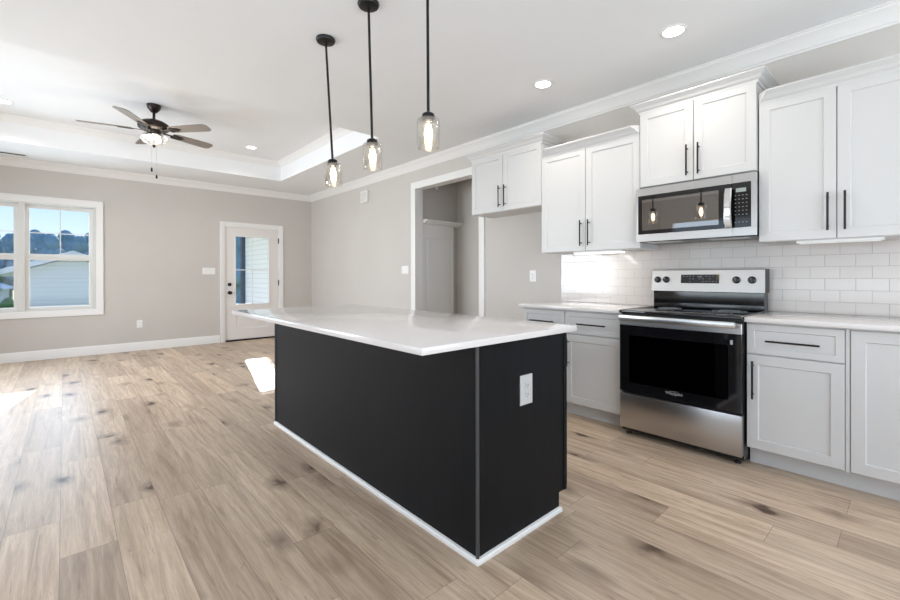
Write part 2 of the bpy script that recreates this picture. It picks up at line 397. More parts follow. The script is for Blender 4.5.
cs.build('trim_3', M['trim'])['kind'] = 'structure'
# drop-zone hall behind the opening
HY, HX = 4.92, 4.60
struct(MB().box(R+T, HX+.1, HY, HY+.1, 0, ZC).build('wall_hall_left', M['wall']))
struct(MB().box(HX, HX+.1, 2.7, HY, 0, ZC).build('wall_hall_back', M['wall']))
struct(MB().box(R+T, HX, 2.6, 2.7, 0, ZC).build('wall_hall_right', M['wall']))
struct(MB().box(R+T, HX+.1, 2.6, HY+.1, ZC, ZC+.05).build('ceiling_hall', M['ceil']))
locker = thing('wall_panel_shelf', 'white panelled board with shelf ledge seen through the cased opening', 'wall panelling', (4.2, HY, 0))
pb = MB()
pb.box(R+T+.004, 4.50, HY-.022, HY-.002, 0, 1.93)
pb.build('panel_board', M['trim'], locker)
pf = MB()
for x0, x1 in ((3.866, 3.885), (3.975, 4.02), (4.45, 4.50)): pf.box(x0, x1, HY-.036, HY-.022, .1, 1.93, .002)
pf.box(3.866, 4.50, HY-.037, HY-.022, 1.73, 1.93, .002); pf.box(3.866, 4.50, HY-.037, HY-.022, 0, .14, .002)
pf.build('panel_frame', M['trim'], locker)
sl = MB().box(R+T+.004, HX-.004, HY-.155, HY-.002, 1.965, 1.99, .004); sl.box(R+T+.004, HX-.004, HY-.115, HY-.002, 1.94, 1.965, .004); sl.box(R+T+.004, HX-.004, HY-.065, HY-.002, 1.93, 1.94, .003)
sl.build('ledge_shelf', M['trim'], locker)
cord = thing('pull_cord', 'small white pull cord hanging behind the head of the cased opening', 'pull cord', (4.0, 4.70, ZC))
MB().tube((4.0, 4.70, ZC), (4.0, 4.70, 2.50), .003).build('cord', M['plastic'], cord)
MB().lathe([(.004, 2.50), (.012, 2.49), (.016, 2.43), (.014, 2.42), (0, 2.418)], (4.0, 4.70, 0)).build('cord_handle', M['plastic'], cord)

# ------------------------------------------------------------------ far window
win = thing('window_1', None, None, (-.74, D, WZ0), kind='structure')
fr = MB().rings(NY(D), WX0-.095, WX1+.095, WZ0-.085, WZ1+.09, [(0, 0), (0, .012), (.004, .020), (.03, .020), (.045, .016), (.085, .014), (.09, .010), (.09, -.001)], False, False)
fr.build('window_casing', M['trim'], win)
fj = MB().rings(PY(D), WX0-.002, WX1+.002, WZ0-.002, WZ1+.002, [(0, -.008), (.016, -.008), (.016, .11), (0, .11)], False, False)
units = [(-.355, .278), (-1.148, -.515), (-1.78, -1.308)]
mull = [(-.452, -.418), (-1.245, -1.211)]
for a, b in mull: fj.box((a+b)/2-.031, (a+b)/2+.031, D-.002, D+.11, WZ0, WZ1, .003)
fj.build('window_frame', M['vinyl'], win)
for a, b in units:
    for (z0, z1, yy, nm) in ((1.44, 2.16, D+.07, 'upper_sash'), (.725, 1.465, D+.04, 'lower_sash')):
        st = .056
        sh = MB().rings(NY(yy), a-st, b+st, z0-(.0 if nm == 'upper_sash' else .035), z1+(.035 if nm == 'upper_sash' else 0), [(0, -.03), (0, 0), (.004, .002), (.044, .002), (st, -.006), (st, -.03)], False, False)
        if nm == 'upper_sash':
            sh.box((a+b)/2-.006, (a+b)/2+.006, yy+.004, yy+.02, z0+.02, z1+.01); sh.box(a, b, yy+.005, yy+.019, 1.790, 1.802)
        so = sh.build(nm, M['vinyl'], win)
        MB().box(a-.004, b+.004, yy+.010, yy+.013, z0-.004, z1+.004).build('glass_pane', M['pane'], so)

# ------------------------------------------------------------------ exterior door
dr = thing('door_1', None, None, (2.6, D, 0), kind='structure')
casing(NY(D), DX0+.01, DX1-.01, 0, DZ1-.005, .078, .018).build('door_casing', M['trim'], dr)
jb = MB()
jb.box(DX0, DX0+.02, D-.002, D+T, 0, DZ1); jb.box(DX1-.02, DX1, D-.002, D+T, 0, DZ1); jb.box(DX0+.02, DX1-.02, D-.002, D+T, DZ1-.016, DZ1)
jb.build('door_jamb', M['trim'], dr)
MB().box(DX0+.02, DX1-.02, D-.01, D+T, 0, .027, .001).build('threshold', M['bronze'], dr)
yf = D+.012
sx0, sx1, sz0, sz1 = 2.137, 3.068, .0275, 2.058
gx0, gx1, gz0, gz1 = 2.309, 2.887, .668, 1.896
sb = MB()
for a in ((sx0, gx0, sz0, sz1), (gx1, sx1, sz0, sz1), (gx0, gx1, gz1, sz1), (gx0, gx1, sz0, .22), (gx0, gx1, .52, gz0)): sb.box(a[0], a[1], yf, yf+.042, a[2], a[3])
sb.rings(NY(yf), gx0, gx1, .22, .52, [(0, -.042), (0, 0), (.012, -.006), (.03, -.010), (.055, -.006), (.075, -.0015), (.08, -.001)], False, True)
slab = sb.build('door_slab', M['door'], dr)
lf = MB().rings(NY(yf), gx0-.022, gx1+.022, gz0-.022, gz1+.022, [(0, 0), (.004, .009), (.018, .009), (.024, 0), (.024, -.02)], False, False)
lf.box(2.584, 2.60, yf+.004, yf+.016, gz0, gz1); lf.box(gx0, gx1, yf+.005, yf+.015, 1.282, 1.298)
lite = lf.build('glass_frame', M['trim'], slab)
MB().box(gx0-.01, gx1+.01, yf+.02, yf+.024, gz0-.01, gz1+.01).build('glass_pane', M['pane'], slab)
MB().lathe([(.0, 0), (.032, 0), (.033, .008), (.030, .014), (.012, .02), (.011, .04), (.027, .05), (.031, .062), (.026, .073), (0, .076)], (2.203, yf, .878), 'Y').build('door_knob', M['black'], dr)
MB().lathe([(0, 0), (.031, 0), (.032, .010), (.027, .016), (0, .017)], (2.203, yf, 1.026), 'Y').box(2.199, 2.207, yf-.034, yf-.012, 1.008, 1.044, .002).build('deadbolt', M['black'], dr)
for z in (1.80, 1.0, .18):
    MB().tube((3.072, D-.004, z), (3.072, D-.004, z+.10), .0075).box(3.062, 3.082, D-.001, D+.002, z, z+.1).build('hinge', M['black'], dr)

# ------------------------------------------------------------------ wall plates
def plate(fn, ca, cb, wd, ht, kind, name, label, cat, gangs=1, pm='plastic'):
    c0 = fn(ca, cb, 0); t = thing(name, label, cat, c0)
    MB().rings(fn, ca-wd/2, ca+wd/2, cb-ht/2, cb+ht/2, [(0, 0), (0, .003), (.004, .006)]).build('cover_plate', M[pm], t)
    for k in range(gangs):
        a = ca+(k-(gangs-1)/2)*wd/gangs*.92
        if kind == 'switch':
            MB().rings(fn, a-.016, a+.016, cb-.033, cb+.033, [(0, .006), (0, .008), (.002, .0095)]).build('rocker_switch', M['plastic'], t)
        else:
            for dz in (-.021, .021):
                r = MB().rings(fn, a-.0165, a+.0165, cb+dz-.0155, cb+dz+.0155, [(0, .006), (.001, .0085), (.003, .009)]).build('receptacle', M[pm], t)
                q = MB()
                for da in (-.006, .006): q.rings(fn, a+da-.0012, a+da+.0012, cb+dz-.003, cb+dz+.006, [(0, .009), (0, .0094)])
                q.rings(fn, a-.002, a+.002, cb+dz-.011, cb+dz-.007, [(0, .009), (0, .0094)])
                q.build('socket_slots', M['slot'], r)
    return t
plate(NY(D), 1.873, 1.266, .20, .115, 'switch', 'light_switch', 'white three-gang rocker switch plate beside the exterior glass door', 'light switch', 3)
plate(NY(D), .886, .419, .078, .118, 'outlet', 'wall_outlet', 'white outlet low on the wall between window and exterior door', 'outlet')
plate(NX(R), 5.11, 1.262, .17, .118, 'switch', 'light_switch', 'white switch plate beside the cased opening', 'light switch', 2)
plate(NX(R), 2.797, 1.167, .082, .122, 'outlet', 'wall_outlet', 'white outlet on bare wall of the empty refrigerator alcove', 'outlet')
plate(NX(R-.009), 2.045, 1.145, .075, .118, 'outlet', 'wall_outlet', 'white outlet in subway tile under the lit cabinet bar', 'outlet')
ch = thing('door_chime', 'small white door chime box high on wall near ceiling crown', 'door chime', (R, 6.2, 2.39))
MB().box(R-.05, R, 6.11, 6.30, 2.39, 2.58, .006, 2).build('chime_cover', M['plastic'], ch)
MB().box(R-.053, R-.05, 6.13, 6.28, 2.41, 2.56, .001).build('chime_grille', M['vinyl'], ch)
# ceiling register over the window
vt = thing('ceiling_vent', 'long white slotted air register on ceiling above the window', 'air vent', (-.75, 8.02, ZC))
MB().rings(NZ(ZC), -1.15, -.345, 7.93, 8.08, [(0, 0), (0, .005), (.012, .008), (.022, .004), (.022, .001)]).build('vent_frame', M['plastic'], vt)
v = MB()
for i in range(3): v.box(-1.12, -.375, 7.965+i*.03, 7.982+i*.03, ZC-.0035, ZC-.0012)
v.build('vent_slots', M['slot'], vt)

# ------------------------------------------------------------------ recessed lights
def downlight(loc, label):
    t = thing('recessed_light', label, 'ceiling light', loc, 'recessed ceiling lights')
    MB().lathe([(.062, -.001), (.064, -.006), (.078, -.007), (.084, -.004), (.085, 0), (.062, 0)], (0, 0, 0), caps=False).build('trim_ring', M['plastic'], t, local=True)
    MB().lathe([(0, -.0035), (.0635, -.0035), (.0635, -.001), (0, -.001)], (0, 0, 0), caps=False).build('light_lens', M['lens'], t, local=True)
    return t
dl = downlight((3.002, 1.104, ZC), 'round recessed light in the kitchen ceiling in front of the tall microwave cabinet')
for loc, lab in (((3.007, 2.147, ZC), 'round recessed light in kitchen ceiling between pendants and the cabinet beside the alcove'),
                 ((2.08, 6.72, ZT), 'round recessed light in the tray ceiling corner right of the fan'),
                 ((-.49, 6.76, ZT), 'round recessed light in the tray ceiling left of the fan above the window')):
    c = copy_tree(dl); c.location = loc; c['label'] = lab
for x, y, z in ((3.002, 1.104, ZC), (3.007, 2.147, ZC), (2.08, 6.72, ZT), (-.49, 6.76, ZT)):
    l = lamp('downlight_beam', 'AREA', (x, y, z-.012), (0, 0, -1), 3.5, (1, .93, .84), shape='DISK', size=.11)
    l.data.spread = math.radians(140)

# ------------------------------------------------------------------ ceiling fan
FX, FY = .757, 5.80
fan = thing('ceiling_fan', 'bronze five-blade ceiling fan with glass bowl light under the tray ceiling', 'ceiling fan', (FX, FY, ZT))
MB().lathe([(0, 0), (.070, 0), (.070, -.012), (.060, -.045), (.036, -.075), (.026, -.085), (0, -.085)], (FX, FY, ZT)).build('canopy', M['bronze'], fan)
MB().tube((FX, FY, ZT-.07), (FX, FY, ZT-.175), .014).build('downrod', M['bronze'], fan)
MB().lathe([(0, -.135), (.03, -.137), (.065, -.148), (.11, -.165), (.145, -.19), (.155, -.215), (.15, -.24), (.12, -.262), (.07, -.272), (.06, -.30), (0, -.30)], (FX, FY, ZT-.025), seg=48).build('motor_housing', M['bronze'], fan)
angs = [math.degrees(math.atan2(y-FY, x-FX)) for x, y in ((.118, 6.145), (.37, 5.335), (1.231, 5.359), (1.431, 6.234))]
a0 = 21.6
for k in range(5):
    bl = MB(); t = bmesh.new()
    out = [(.20, -.045), (.24, -.058), (.45, -.066), (.62, -.070), (.65, -.066), (.675, -.045), (.68, 0), (.675, .045), (.65, .066), (.62, .070), (.45, .066), (.24, .058), (.20, .045)]
    bl.prism(out, 'Z', -.004, .004)
    o = bl.build('fan_blade', M['blade'], fan, local=True); o.location = (0, 0, -.287)
    o.rotation_euler = (math.radians(-12), 0, math.radians(a0+72*k))
    ar = MB().box(.10, .21, -.016, .016, -.008, -.002, .003); ar.prism([(.19, -.03), (.215, -.045), (.30, -.028), (.33, 0), (.30, .028), (.215, .045), (.19, .03)], 'Z', -.012, -.0045)
    ao = ar.build('blade_iron', M['bronze'], o, local=True)
MB().lathe([(.055, -.30), (.075, -.305), (.08, -.325), (.05, -.33), (0, -.33)], (FX, FY, ZT-.025), caps=True).build('light_fitter', M['bronze'], fan)
bw = MB().lathe([(.08, -.306), (.112, -.316), (.130, -.336), (.126, -.366), (.10, -.398), (.055, -.420), (0, -.428)], (FX, FY, ZT-.025), seg=48, caps=False).build('glass_bowl', M['bowl'], fan)
MB().lathe([(0, -.424), (.018, -.428), (.014, -.441), (.008, -.454), (0, -.456)], (FX, FY, ZT-.025)).build('bowl_finial', M['bronze'], bw)
for k in range(2):
    a = k*math.pi+.6; bx, by = FX+.055*math.cos(a), FY+.055*math.sin(a)
    MB().lathe([(0, -.320), (.014, -.323), (.022, -.345), (.027, -.362), (.018, -.382), (0, -.388)], (bx, by, ZT-.025), seg=20).build('light_bulb', M['fanbulb'], bw)
for dx, dy, z1 in ((-.02, .02, ZT-.70), (.02, -.02, ZT-.78)):
    cn = MB().tube((FX+dx, FY+dy, ZT-.33), (FX+dx, FY+dy, z1), .0022).build('pull_chain', M['chrome'], fan)
    MB().lathe([(0, .0), (.006, -.004), (.010, -.03), (.009, -.045), (0, -.05)], (FX+dx, FY+dy, z1), seg=16).build('chain_fob', M['black'], cn)

lamp('fan_bulb_glow', 'POINT', (FX, FY, ZT-.375), (0, 0, -1), 17, (1, .95, .88), shadow_soft_size=.04)
# ------------------------------------------------------------------ pendants
def pendant(top, bot, label):
    t = thing('pendant_light', label, 'pendant light', top, 'pendant lights over the island')
    v = Vector(bot)-Vector(top); L = v.length
    MB().lathe([(0, 0), (.062, 0), (.064, -.010), (.058, -.022), (.02, -.028), (0, -.028)]).build('canopy', M['black'], t, local=True)
    q = Vector((0, 0, -1)).rotation_difference(v)
    def rot(o): o.rotation_mode = 'QUATERNION'; o.rotation_quaternion = q; return o
    rod = rot(MB().tube((0, 0, -.02), (0, 0, -L), .0075).build('rod', M['black'], t, local=True))
    soc = rot(MB().lathe([(0, -L+.006), (.018, -L+.005), (.030, -L-.002), (.0325, -L-.010), (.0325, -L-.026), (.026, -L-.028), (0, -L-.028)]).build('cap', M['black'], t, local=True))
    jar = rot(MB().lathe([(.030, -L-.020), (.044, -L-.022), (.053, -L-.027), (.0565, -L-.040), (.057, -L-.10), (.057, -L-.160), (.055, -L-.172), (.052, -L-.172), (.0535, -L-.160), (.0535, -L-.10), (.053, -L-.042), (.046, -L-.030), (.028, -L-.026)], seg=40, caps=False).build('glass_jar', M['jar'], t, local=True))
    col = MB().lathe([(0, -L-.02), (.020, -L-.02), (.022, -L-.045), (.017, -L-.048), (.017, -L-.056), (0, -L-.056)], seg=24).build('socket', M['chrome'], jar, local=True)
    MB().lathe([(0, -L-.054), (.012, -L-.056), (.015, -L-.068), (.021, -L-.092), (.021, -L-.108), (.014, -L-.132), (.006, -L-.148), (0, -L-.152)], seg=24).build('light_bulb', M['bulb'], jar, local=True)
    return t
pendant((1.331, 2.732, ZC), (1.364, 2.702, 1.962), 'clear jar pendant light on black rod, farthest over the island, leftmost of three')
pendant((1.345, 2.202, ZC), (1.360, 2.190, 1.978), 'clear jar pendant light on black rod, middle one of three over the island')
pendant((1.357, 1.664, ZC), (1.359, 1.662, 1.982), 'clear jar pendant light on black rod, nearest over the island, rightmost of three')

# ------------------------------------------------------------------ island
isl = thing('kitchen_island', 'long black kitchen island base with white shoe moulding at the floor', 'kitchen island', (1.56, 2.32, 0))
ix, iy0, iy1 = 1.243, 1.21, 3.44
MB().prism([(ix, 0), (1.823, 0), (1.823, .09), (1.885, .09), (1.885, .885), (ix, .885)], 'Y', iy0, iy1).build('island_body', M['island'], isl)
for y in (iy0-.004, iy1+.004): MB().tube((ix-.004+.004, y+(.004 if y < 2 else -.004), .02), (ix, y+(.004 if y < 2 else -.004), .884), .0075).build('corner_bead', M['isbead'], isl)
sm = MB()
sh = [(0, 0), (.016, 0), (.016, .012), (.010, .019), (0, .021)]
secs = [[(ix-n, iy1+.0, z) for n, z in sh], [(ix-n, iy0-n, z) for n, z in sh], [(1.829, iy0-n, z) for n, z in sh]]
sm.sweep(secs); sm.build('shoe_moulding', M['trim'], isl)
MB().box(1.862, 1.8845, iy0-.005, iy0, .09, .884, .001).build('end_stile', M['island'], isl)
def handle_v(par, x, y, zc, L, sgn=-1, m=None, nm='bar_handle'):
    b = MB().tube((x+sgn*.032, y, zc-L/2), (x+sgn*.032, y, zc+L/2), .0058)
    for dz in (-L*.38, L*.38): b.tube((x, y, zc+dz), (x+sgn*.032, y, zc+dz), .0045)
    return b.build(nm, m or M['black'], par)
def handle_h(par, x, yc, z, L, sgn=-1):
    b = MB().tube((x+sgn*.032, yc-L/2, z), (x+sgn*.032, yc+L/2, z), .0058)
    for dy in (-L*.38, L*.38): b.tube((x, yc+dy, z), (x+sgn*.032, yc+dy, z), .0045)
    return b.build('bar_handle', M['black'], par)
SH = [(0, -.019), (0, -.0015), (.0015, 0), (.056, 0), (.060, -.0075), (.0605, -.008)]
SHD = [(0, -.019), (0, -.0015), (.0015, 0), (.036, 0), (.040, -.006), (.0405, -.0065)]
def shaker(fn, a0, a1, b0, b1, par, nm='cabinet_door', m=None, prof=SH):
    return MB().rings(fn, a0, a1, b0, b1, prof).build(nm, m or M['cab'], par)
fy = iy0+.004; n = 4; wd = (iy1-iy0-.008)/n
for k in range(n):
    a, b = fy+k*wd+.002, fy+(k+1)*wd-.002
    dd = shaker(PX(1.905), a, b, .70, .872, isl, 'drawer_front', M['island'], SHD)
    if k: handle_h(dd, 1.905, (a+b)/2, .785, .16, 1)
    dd = shaker(PX(1.905), a, b, .10, .694, isl, 'cabinet_door', M['island'])
    if k: handle_v(dd, 1.905, b-.04, .56, .16, 1)
tag(recentre(MB().box(.933, 1.94, 1.179, 3.469, .886, .914, .003, 2).build('island_countertop', M['quartz']), (1.44, 2.32, .886)), 'white quartz slab overhanging the black island', 'countertop')
plate(NY(iy0), 1.560, .650, .088, .135, 'outlet', 'island_outlet', 'pale outlet plate on the near black end of the island', 'outlet', 1, 'greypl')

# ------------------------------------------------------------------ base cabinets
CT = .886
def base_cab(name, label, y0, y1, drawer, hinge_handle_left, wf=0):
    t = thing(name, label, 'cabinet', (R-.3, (y0+y1)/2, 0), 'white base cabinets along kitchen wall')
    xf = R-.611
    MB().box(xf, R-.004, y0, y1, .112, CT-.002).build('cabinet_body', M['cab'], t)
    MB().box(R-.535, R-.05, y0, y1, 0, .112).build('toe_kick', M['cab'], t)
    g = .004; top = CT-.014
    if drawer:
        d = shaker(NX(R-.63), y0+g, y1-g, .694, top, t, 'drawer_front', None, SHD)
        handle_h(d, R-.63, (y0+y1)/2, .777, .245)
        top = .686
    d = shaker(NX(R-.63), y0+g, y1-g, .119, top, t)
    handle_v(d, R-.63, (y1-.038) if hinge_handle_left else (y0+.038), top-.15, .228)
    return t
base_cab('base_cabinet', 'white shaker base cabinet with drawer and door, right of the range', .272, .722, True, True)
base_cab('base_cabinet', 'white shaker base cabinet with one tall door cut by the right photo edge', -.36, .256, False, False)
MB_f = MB().box(R-.625, R-.05, .256, .272, .112, CT-.002).box(R-.535, R-.05, .256, .272, 0, .112).build('filler_strip', M['cab'])
tag(recentre(MB_f, (R-.3, .264, 0)), 'narrow white filler strip between the two base cabinets right of the range', 'filler strip')
base_cab('base_cabinet', 'white shaker base cabinet touching the left side of the range', 1.499, 2.000, True, True)
base_cab('base_cabinet', 'white shaker base cabinet at far end beside the refrigerator alcove', 2.000, 2.436, True, True)
tag(recentre(MB().box(R-.672, R-.001, -.40, .722, CT, .914, .003, 2).build('countertop', M['quartz']), (R-.33, .16, CT)), 'pale quartz countertop right of the range', 'countertop')
tag(recentre(MB().box(R-.672, R-.001, 1.496, 2.456, CT, .914, .003, 2).build('countertop', M['quartz']), (R-.33, 1.97, CT)), 'pale quartz countertop left of the range', 'countertop')
struct(MB().box(R-.009, R, -.40, 2.441, .914, 1.50).build('wall_backsplash', M['tile']))

# ------------------------------------------------------------------ upper cabinets
def cab_crown(par, xf, y0, y1, zt, outside, p=.055, h=.065):
    """moulding along the front; outside=True mitres round the sides back to the wall, else its ends are cut back against taller neighbours"""
    pr = [(0, -.012), (.006, -.012), (.008, .006), (.020, .016), (.030, .034), (.046, .046), (.050, .052), (p, .054), (p, h), (0, h)]
    b = MB()
    if outside:
        secs = [[(R-.002, y1+n, zt+z) for n, z in pr], [(xf-n, y1+n, zt+z) for n, z in pr], [(xf-n, y0-n, zt+z) for n, z in pr], [(R-.002, y0-n, zt+z) for n, z in pr]]
    else:
        secs = [[(xf-n, y1-n*outside_l(y1), zt+z) for n, z in pr], [(xf-n, y0+n, zt+z) for n, z in pr]]
    return b.sweep(secs)
def outside_l(y): return 1.0
def upper_cab(label, y0, y1, z0, z1, dep, split, hz, hl, outside, hdy=.038):
    t = thing('upper_cabinet', label, 'cabinet', (R-.17, (y0+y1)/2, z0), 'white upper cabinets along kitchen wall')
    xf = R-dep; g = .0025
    MB().box(xf+.0195, R-.002, y0, y1, z0, z1+.03).build('cabinet_body', M['cab'], t)
    for a, b, s in ((y0, split, 1), (split, y1, 0)):
        d = shaker(NX(xf), a+g, b-g, z0+.003, z1, t); hy = (b-hdy) if s else (a+hdy)
        handle_v(d, xf, hy, hz, hl)
    c = cab_crown(t, xf+.004, y0, y1, z1, outside)
    if not outside: pass
    c.build('crown_moulding', M['cab'], t, angle=20)
    return t
upper_cab('short white upper cabinet with tall crown over the empty refrigerator alcove', 2.441, 3.384, 1.846, 2.452, .339, 2.927, 2.000, .225, True)
upper_cab('white two-door upper cabinet with lit bar beneath, left of the microwave', 1.494, 2.438, 1.385, 2.293, .345, 1.974, 1.543, .225, False)
upper_cab('white two-door upper cabinet mounted directly above the microwave', .725, 1.491, 1.857, 2.444, .360, 1.106, 2.004, .222, True)
upper_cab('large white two-door upper cabinet at right edge, right of the microwave', -.045, .719, 1.385, 2.293, .345, .336, 1.547, .225, False)
def light_bar(y0, y1, x0, x1, m, label):
    t = thing('under_cabinet_light', label, 'under-cabinet light', ((x0+x1)/2, (y0+y1)/2, 1.385))
    MB().box(x0, x1, y0, y1, 1.367, 1.385, .003).build('bar_housing', M['plastic'], t)
    MB().box(x0+.006, x1-.006, y0+.012, y1-.012, 1.3625, 1.3675, .001).build('bar_diffuser', m, t)
light_bar(1.66, 2.12, 3.42, 3.50, M['bar'], 'glowing light bar under the upper cabinet left of the microwave')
light_bar(.14, .53, 3.42, 3.50, M['baroff'], 'unlit white light bar under the upper cabinet right of the microwave')
lamp('bar_beam', 'AREA', (3.46, 1.89, 1.355), (.35, 0, -1), .7, (1, .97, .92), shape='RECTANGLE', size=.07, size_y=.42)

# ------------------------------------------------------------------ lettering
def text_mesh(body, size, fn_matrix, name, m, parent, ext=.0006):
    cu = bpy.data.curves.new(name, 'FONT'); cu.body = body; cu.size = size; cu.extrude = ext; cu.align_x = 'CENTER'; cu.align_y = 'CENTER'
    tmp = bpy.data.objects.new('tmp_text', cu); COL.objects.link(tmp); bpy.context.view_layer.update()
    me = bpy.data.meshes.new_from_object(tmp.evaluated_get(bpy.context.evaluated_depsgraph_get())); bpy.data.objects.remove(tmp); bpy.data.curves.remove(cu)
    me.transform(fn_matrix); o_ = ORG[parent.name]; me.transform(Matrix.Translation((-o_[0], -o_[1], -o_[2])))
    me.materials.clear(); me.materials.append(m); me.name = name
    o = bpy.data.objects.new(name, me); COL.objects.link(o); o.parent = parent; ORG[o.name] = o_; return o
def face_nx(x, y, z):   # text lying on a face that looks towards -X; reads left to right towards -Y
    return Matrix(((0, 0, -1, x), (-1, 0, 0, y), (0, 1, 0, z), (0, 0, 0, 1)))

# ------------------------------------------------------------------ range
y0, y1 = .727, 1.497; yc = (y0+y1)/2
rg = thing('range', 'freestanding stainless steel electric range with black glass oven door', 'range', (R-.35, yc, 0))
b = MB(); xb = R-.648
b.box(xb, R-.03, y0+.002, y0+.02, .03, .895); b.box(xb, R-.03, y1-.02, y1-.002, .03, .895); b.box(R-.05, R-.03, y0+.02, y1-.02, .03, .895)
b.box(xb, R-.05, y0+.02, y1-.02, .03, .33); b.box(xb, R-.05, y0+.02, y1-.02, .80, .895)
body = b.build('range_body', M['blackpl'], rg)
ov = MB(); 
ov.rings(NX(R-.10), y0+.10, y1-.10, .36, .76, [(0, 0), (0, .53)], True, False)
ov.build('oven_cavity', M['enamel'], rg)
for z in (.48, .60):
    rk = MB()
    for i in range(12): rk.tube((R-.60, y0+.12+i*.047, z), (R-.14, y0+.12+i*.047, z), .002, 6)
    for x in (R-.60, R-.37, R-.14): rk.tube((x, y0+.11, z), (x, y1-.11, z), .003, 6)
    rk.build('oven_rack', M['chrome'], rg)
ck = MB().box(R-.695, R-.075, y0, y1, .897, .915, .004, 2).build('cooktop', M['blackgl'], rg)
for yy in (y0-.001, y1-.008): MB().box(R-.690, R-.075, yy, yy+.009, .9155, .9185, .001).build('side_trim', M['steelv'], ck)
for (dx, dy, r) in ((.50, .20, .115), (.50, -.20, .085), (.24, .20, .08), (.24, -.20, .105)):
    t_ = MB()
    for rr in (r, r*.62): t_.lathe([(rr-.0018, .0), (rr-.0018, .0004), (rr, .0004), (rr, 0)], (R-dx, yc+dy, .9150), caps=False, seg=48)
    t_.build('burner_ring', M['mark'], ck)
MB().box(R-.120, R-.012, y0+.004, y1-.012, .915, 1.045, .004).build('back_riser', M['blackgl'], rg)
bgp = MB().prism([(R-.13, 1.045), (R-.012, 1.045), (R-.012, 1.215), (R-.095, 1.215), (R-.105, 1.208)], 'Y', y0+.001, y1+.001)
guard = bgp.build('control_panel', M['steelv'], rg)
MB().box(R-.125, R-.012, y0-.003, y0+.001, 1.045, 1.214, .001).build('panel_end_cap', M['blackpl'], guard)
# sloped front: helper puts things on it
sl_a = math.atan2(.025, .163)
def on_guard(y, z): return (R-.13+(z-1.045)*math.tan(sl_a)-.0005, y, z)
p = on_guard(1.14, 1.14)
dp = MB(); yA, yB, zA, zB = 1.01, 1.275, 1.108, 1.175
dp.sweep([[on_guard(yA, zA), on_guard(yB, zA), tuple(Vector(on_guard(yB, zA))-Vector((.002, 0, 0))), tuple(Vector(on_guard(yA, zA))-Vector((.002, 0, 0)))],
          [on_guard(yA, zB), on_guard(yB, zB), tuple(Vector(on_guard(yB, zB))-Vector((.002, 0, 0))), tuple(Vector(on_guard(yA, zB))-Vector((.002, 0, 0)))]])
disp = dp.build('touch_display', M['blackgl'], guard)
dg = MB()
random.seed(4)
for i in range(11):
    for j in range(3):
        if 4 <= i <= 6 and j == 2: continue
        if random.random() < .25: continue
        y = yB-.02-i*.0228; z = zA+.014+j*.02; q = on_guard(y, z); dg.box(q[0]-.0028, q[0]-.0018, y-.0045, y+.0045, z-.0014, z+.0014)
dg.build('display_marks', M['mark'], disp)
text_mesh('12:00', .016, face_nx(on_guard(0, 1.158)[0]-.0026, 1.143, 1.158), 'clock_digits', M['mark'], disp, .0003)
for y in (1.452, 1.385, .90, .805):
    q = on_guard(y, 1.135)
    kn = MB().lathe([(0, 0), (.025, 0), (.026, .006), (.020, .010), (.019, .026), (.016, .030), (0, .030)], q, 'X', 28).box(q[0]-.036, q[0]-.028, y-.004, y+.004, q[2]-.018, q[2]+.018, .002)
    k_ = kn.build('control_knob', M['blackpl'], guard)
    MB().box(q[0]-.0368, q[0]-.0355, y-.0012, y+.0012, q[2]+.002, q[2]+.016).build('knob_pointer', M['mark'], k_)
# oven door
xd = R-.692
od = MB().rings(NX(xd), y0+.003, y1-.003, .325, .808, [(0, -.04), (0, -.002), (.002, 0), (.075, 0), (.075, -.04)], False, False)
door = od.build('oven_door', M['blackgl'], rg)
MB().box(xd, xd+.006, y0+.074, y1-.074, .396, .736).build('oven_window', M['ovenglass'], door)
MB().box(xd-.0008, xd+.04, y0+.003, y1-.003, .808, .872, .002).build('door_top_rail', M['steel'], door)
hd = MB().box(xd-.062, xd-.044, y0+.022, y1-.022, .846, .886, .006, 2)
for yy in (y0+.045, y1-.045): hd.box(xd-.046, xd, yy-.014, yy+.014, .850, .872, .003)
hd.build('oven_handle', M['steelv'], door)
text_mesh('Whirlpool', .026, face_nx(xd-.0008, 1.117, .372), 'brand_lettering', M['mark'], door)
sw = MB()
for k in range(40):
    a, b2 = 2*math.pi*k/48+.5, 2*math.pi*(k+1)/48+.5
    sw.tube((xd-.0008, 1.117+.034*math.cos(a), .374+.013*math.sin(a)), (xd-.0008, 1.117+.034*math.cos(b2), .374+.013*math.sin(b2)), .0007, 6)
sw.build('brand_swirl', M['mark'], door)
MB().box(xd-.0012, xd-.0002,   .776, .790, .742, .770).build('door_sticker', M['mark'], door)
MB().box(R-.690, xb+.01, y0+.003, y1-.003, .06, .312, .003, 2).build('storage_drawer', M['steel'], rg)
for yy in (y0+.04, y1-.04):
    for xx in (R-.62, R-.08): MB().lathe([(0, 0), (.018, 0), (.018, .01), (.01, .014), (.01, .04), (0, .04)], (xx, yy, 0), seg=16).build('levelling_foot', M['rubber'], rg)

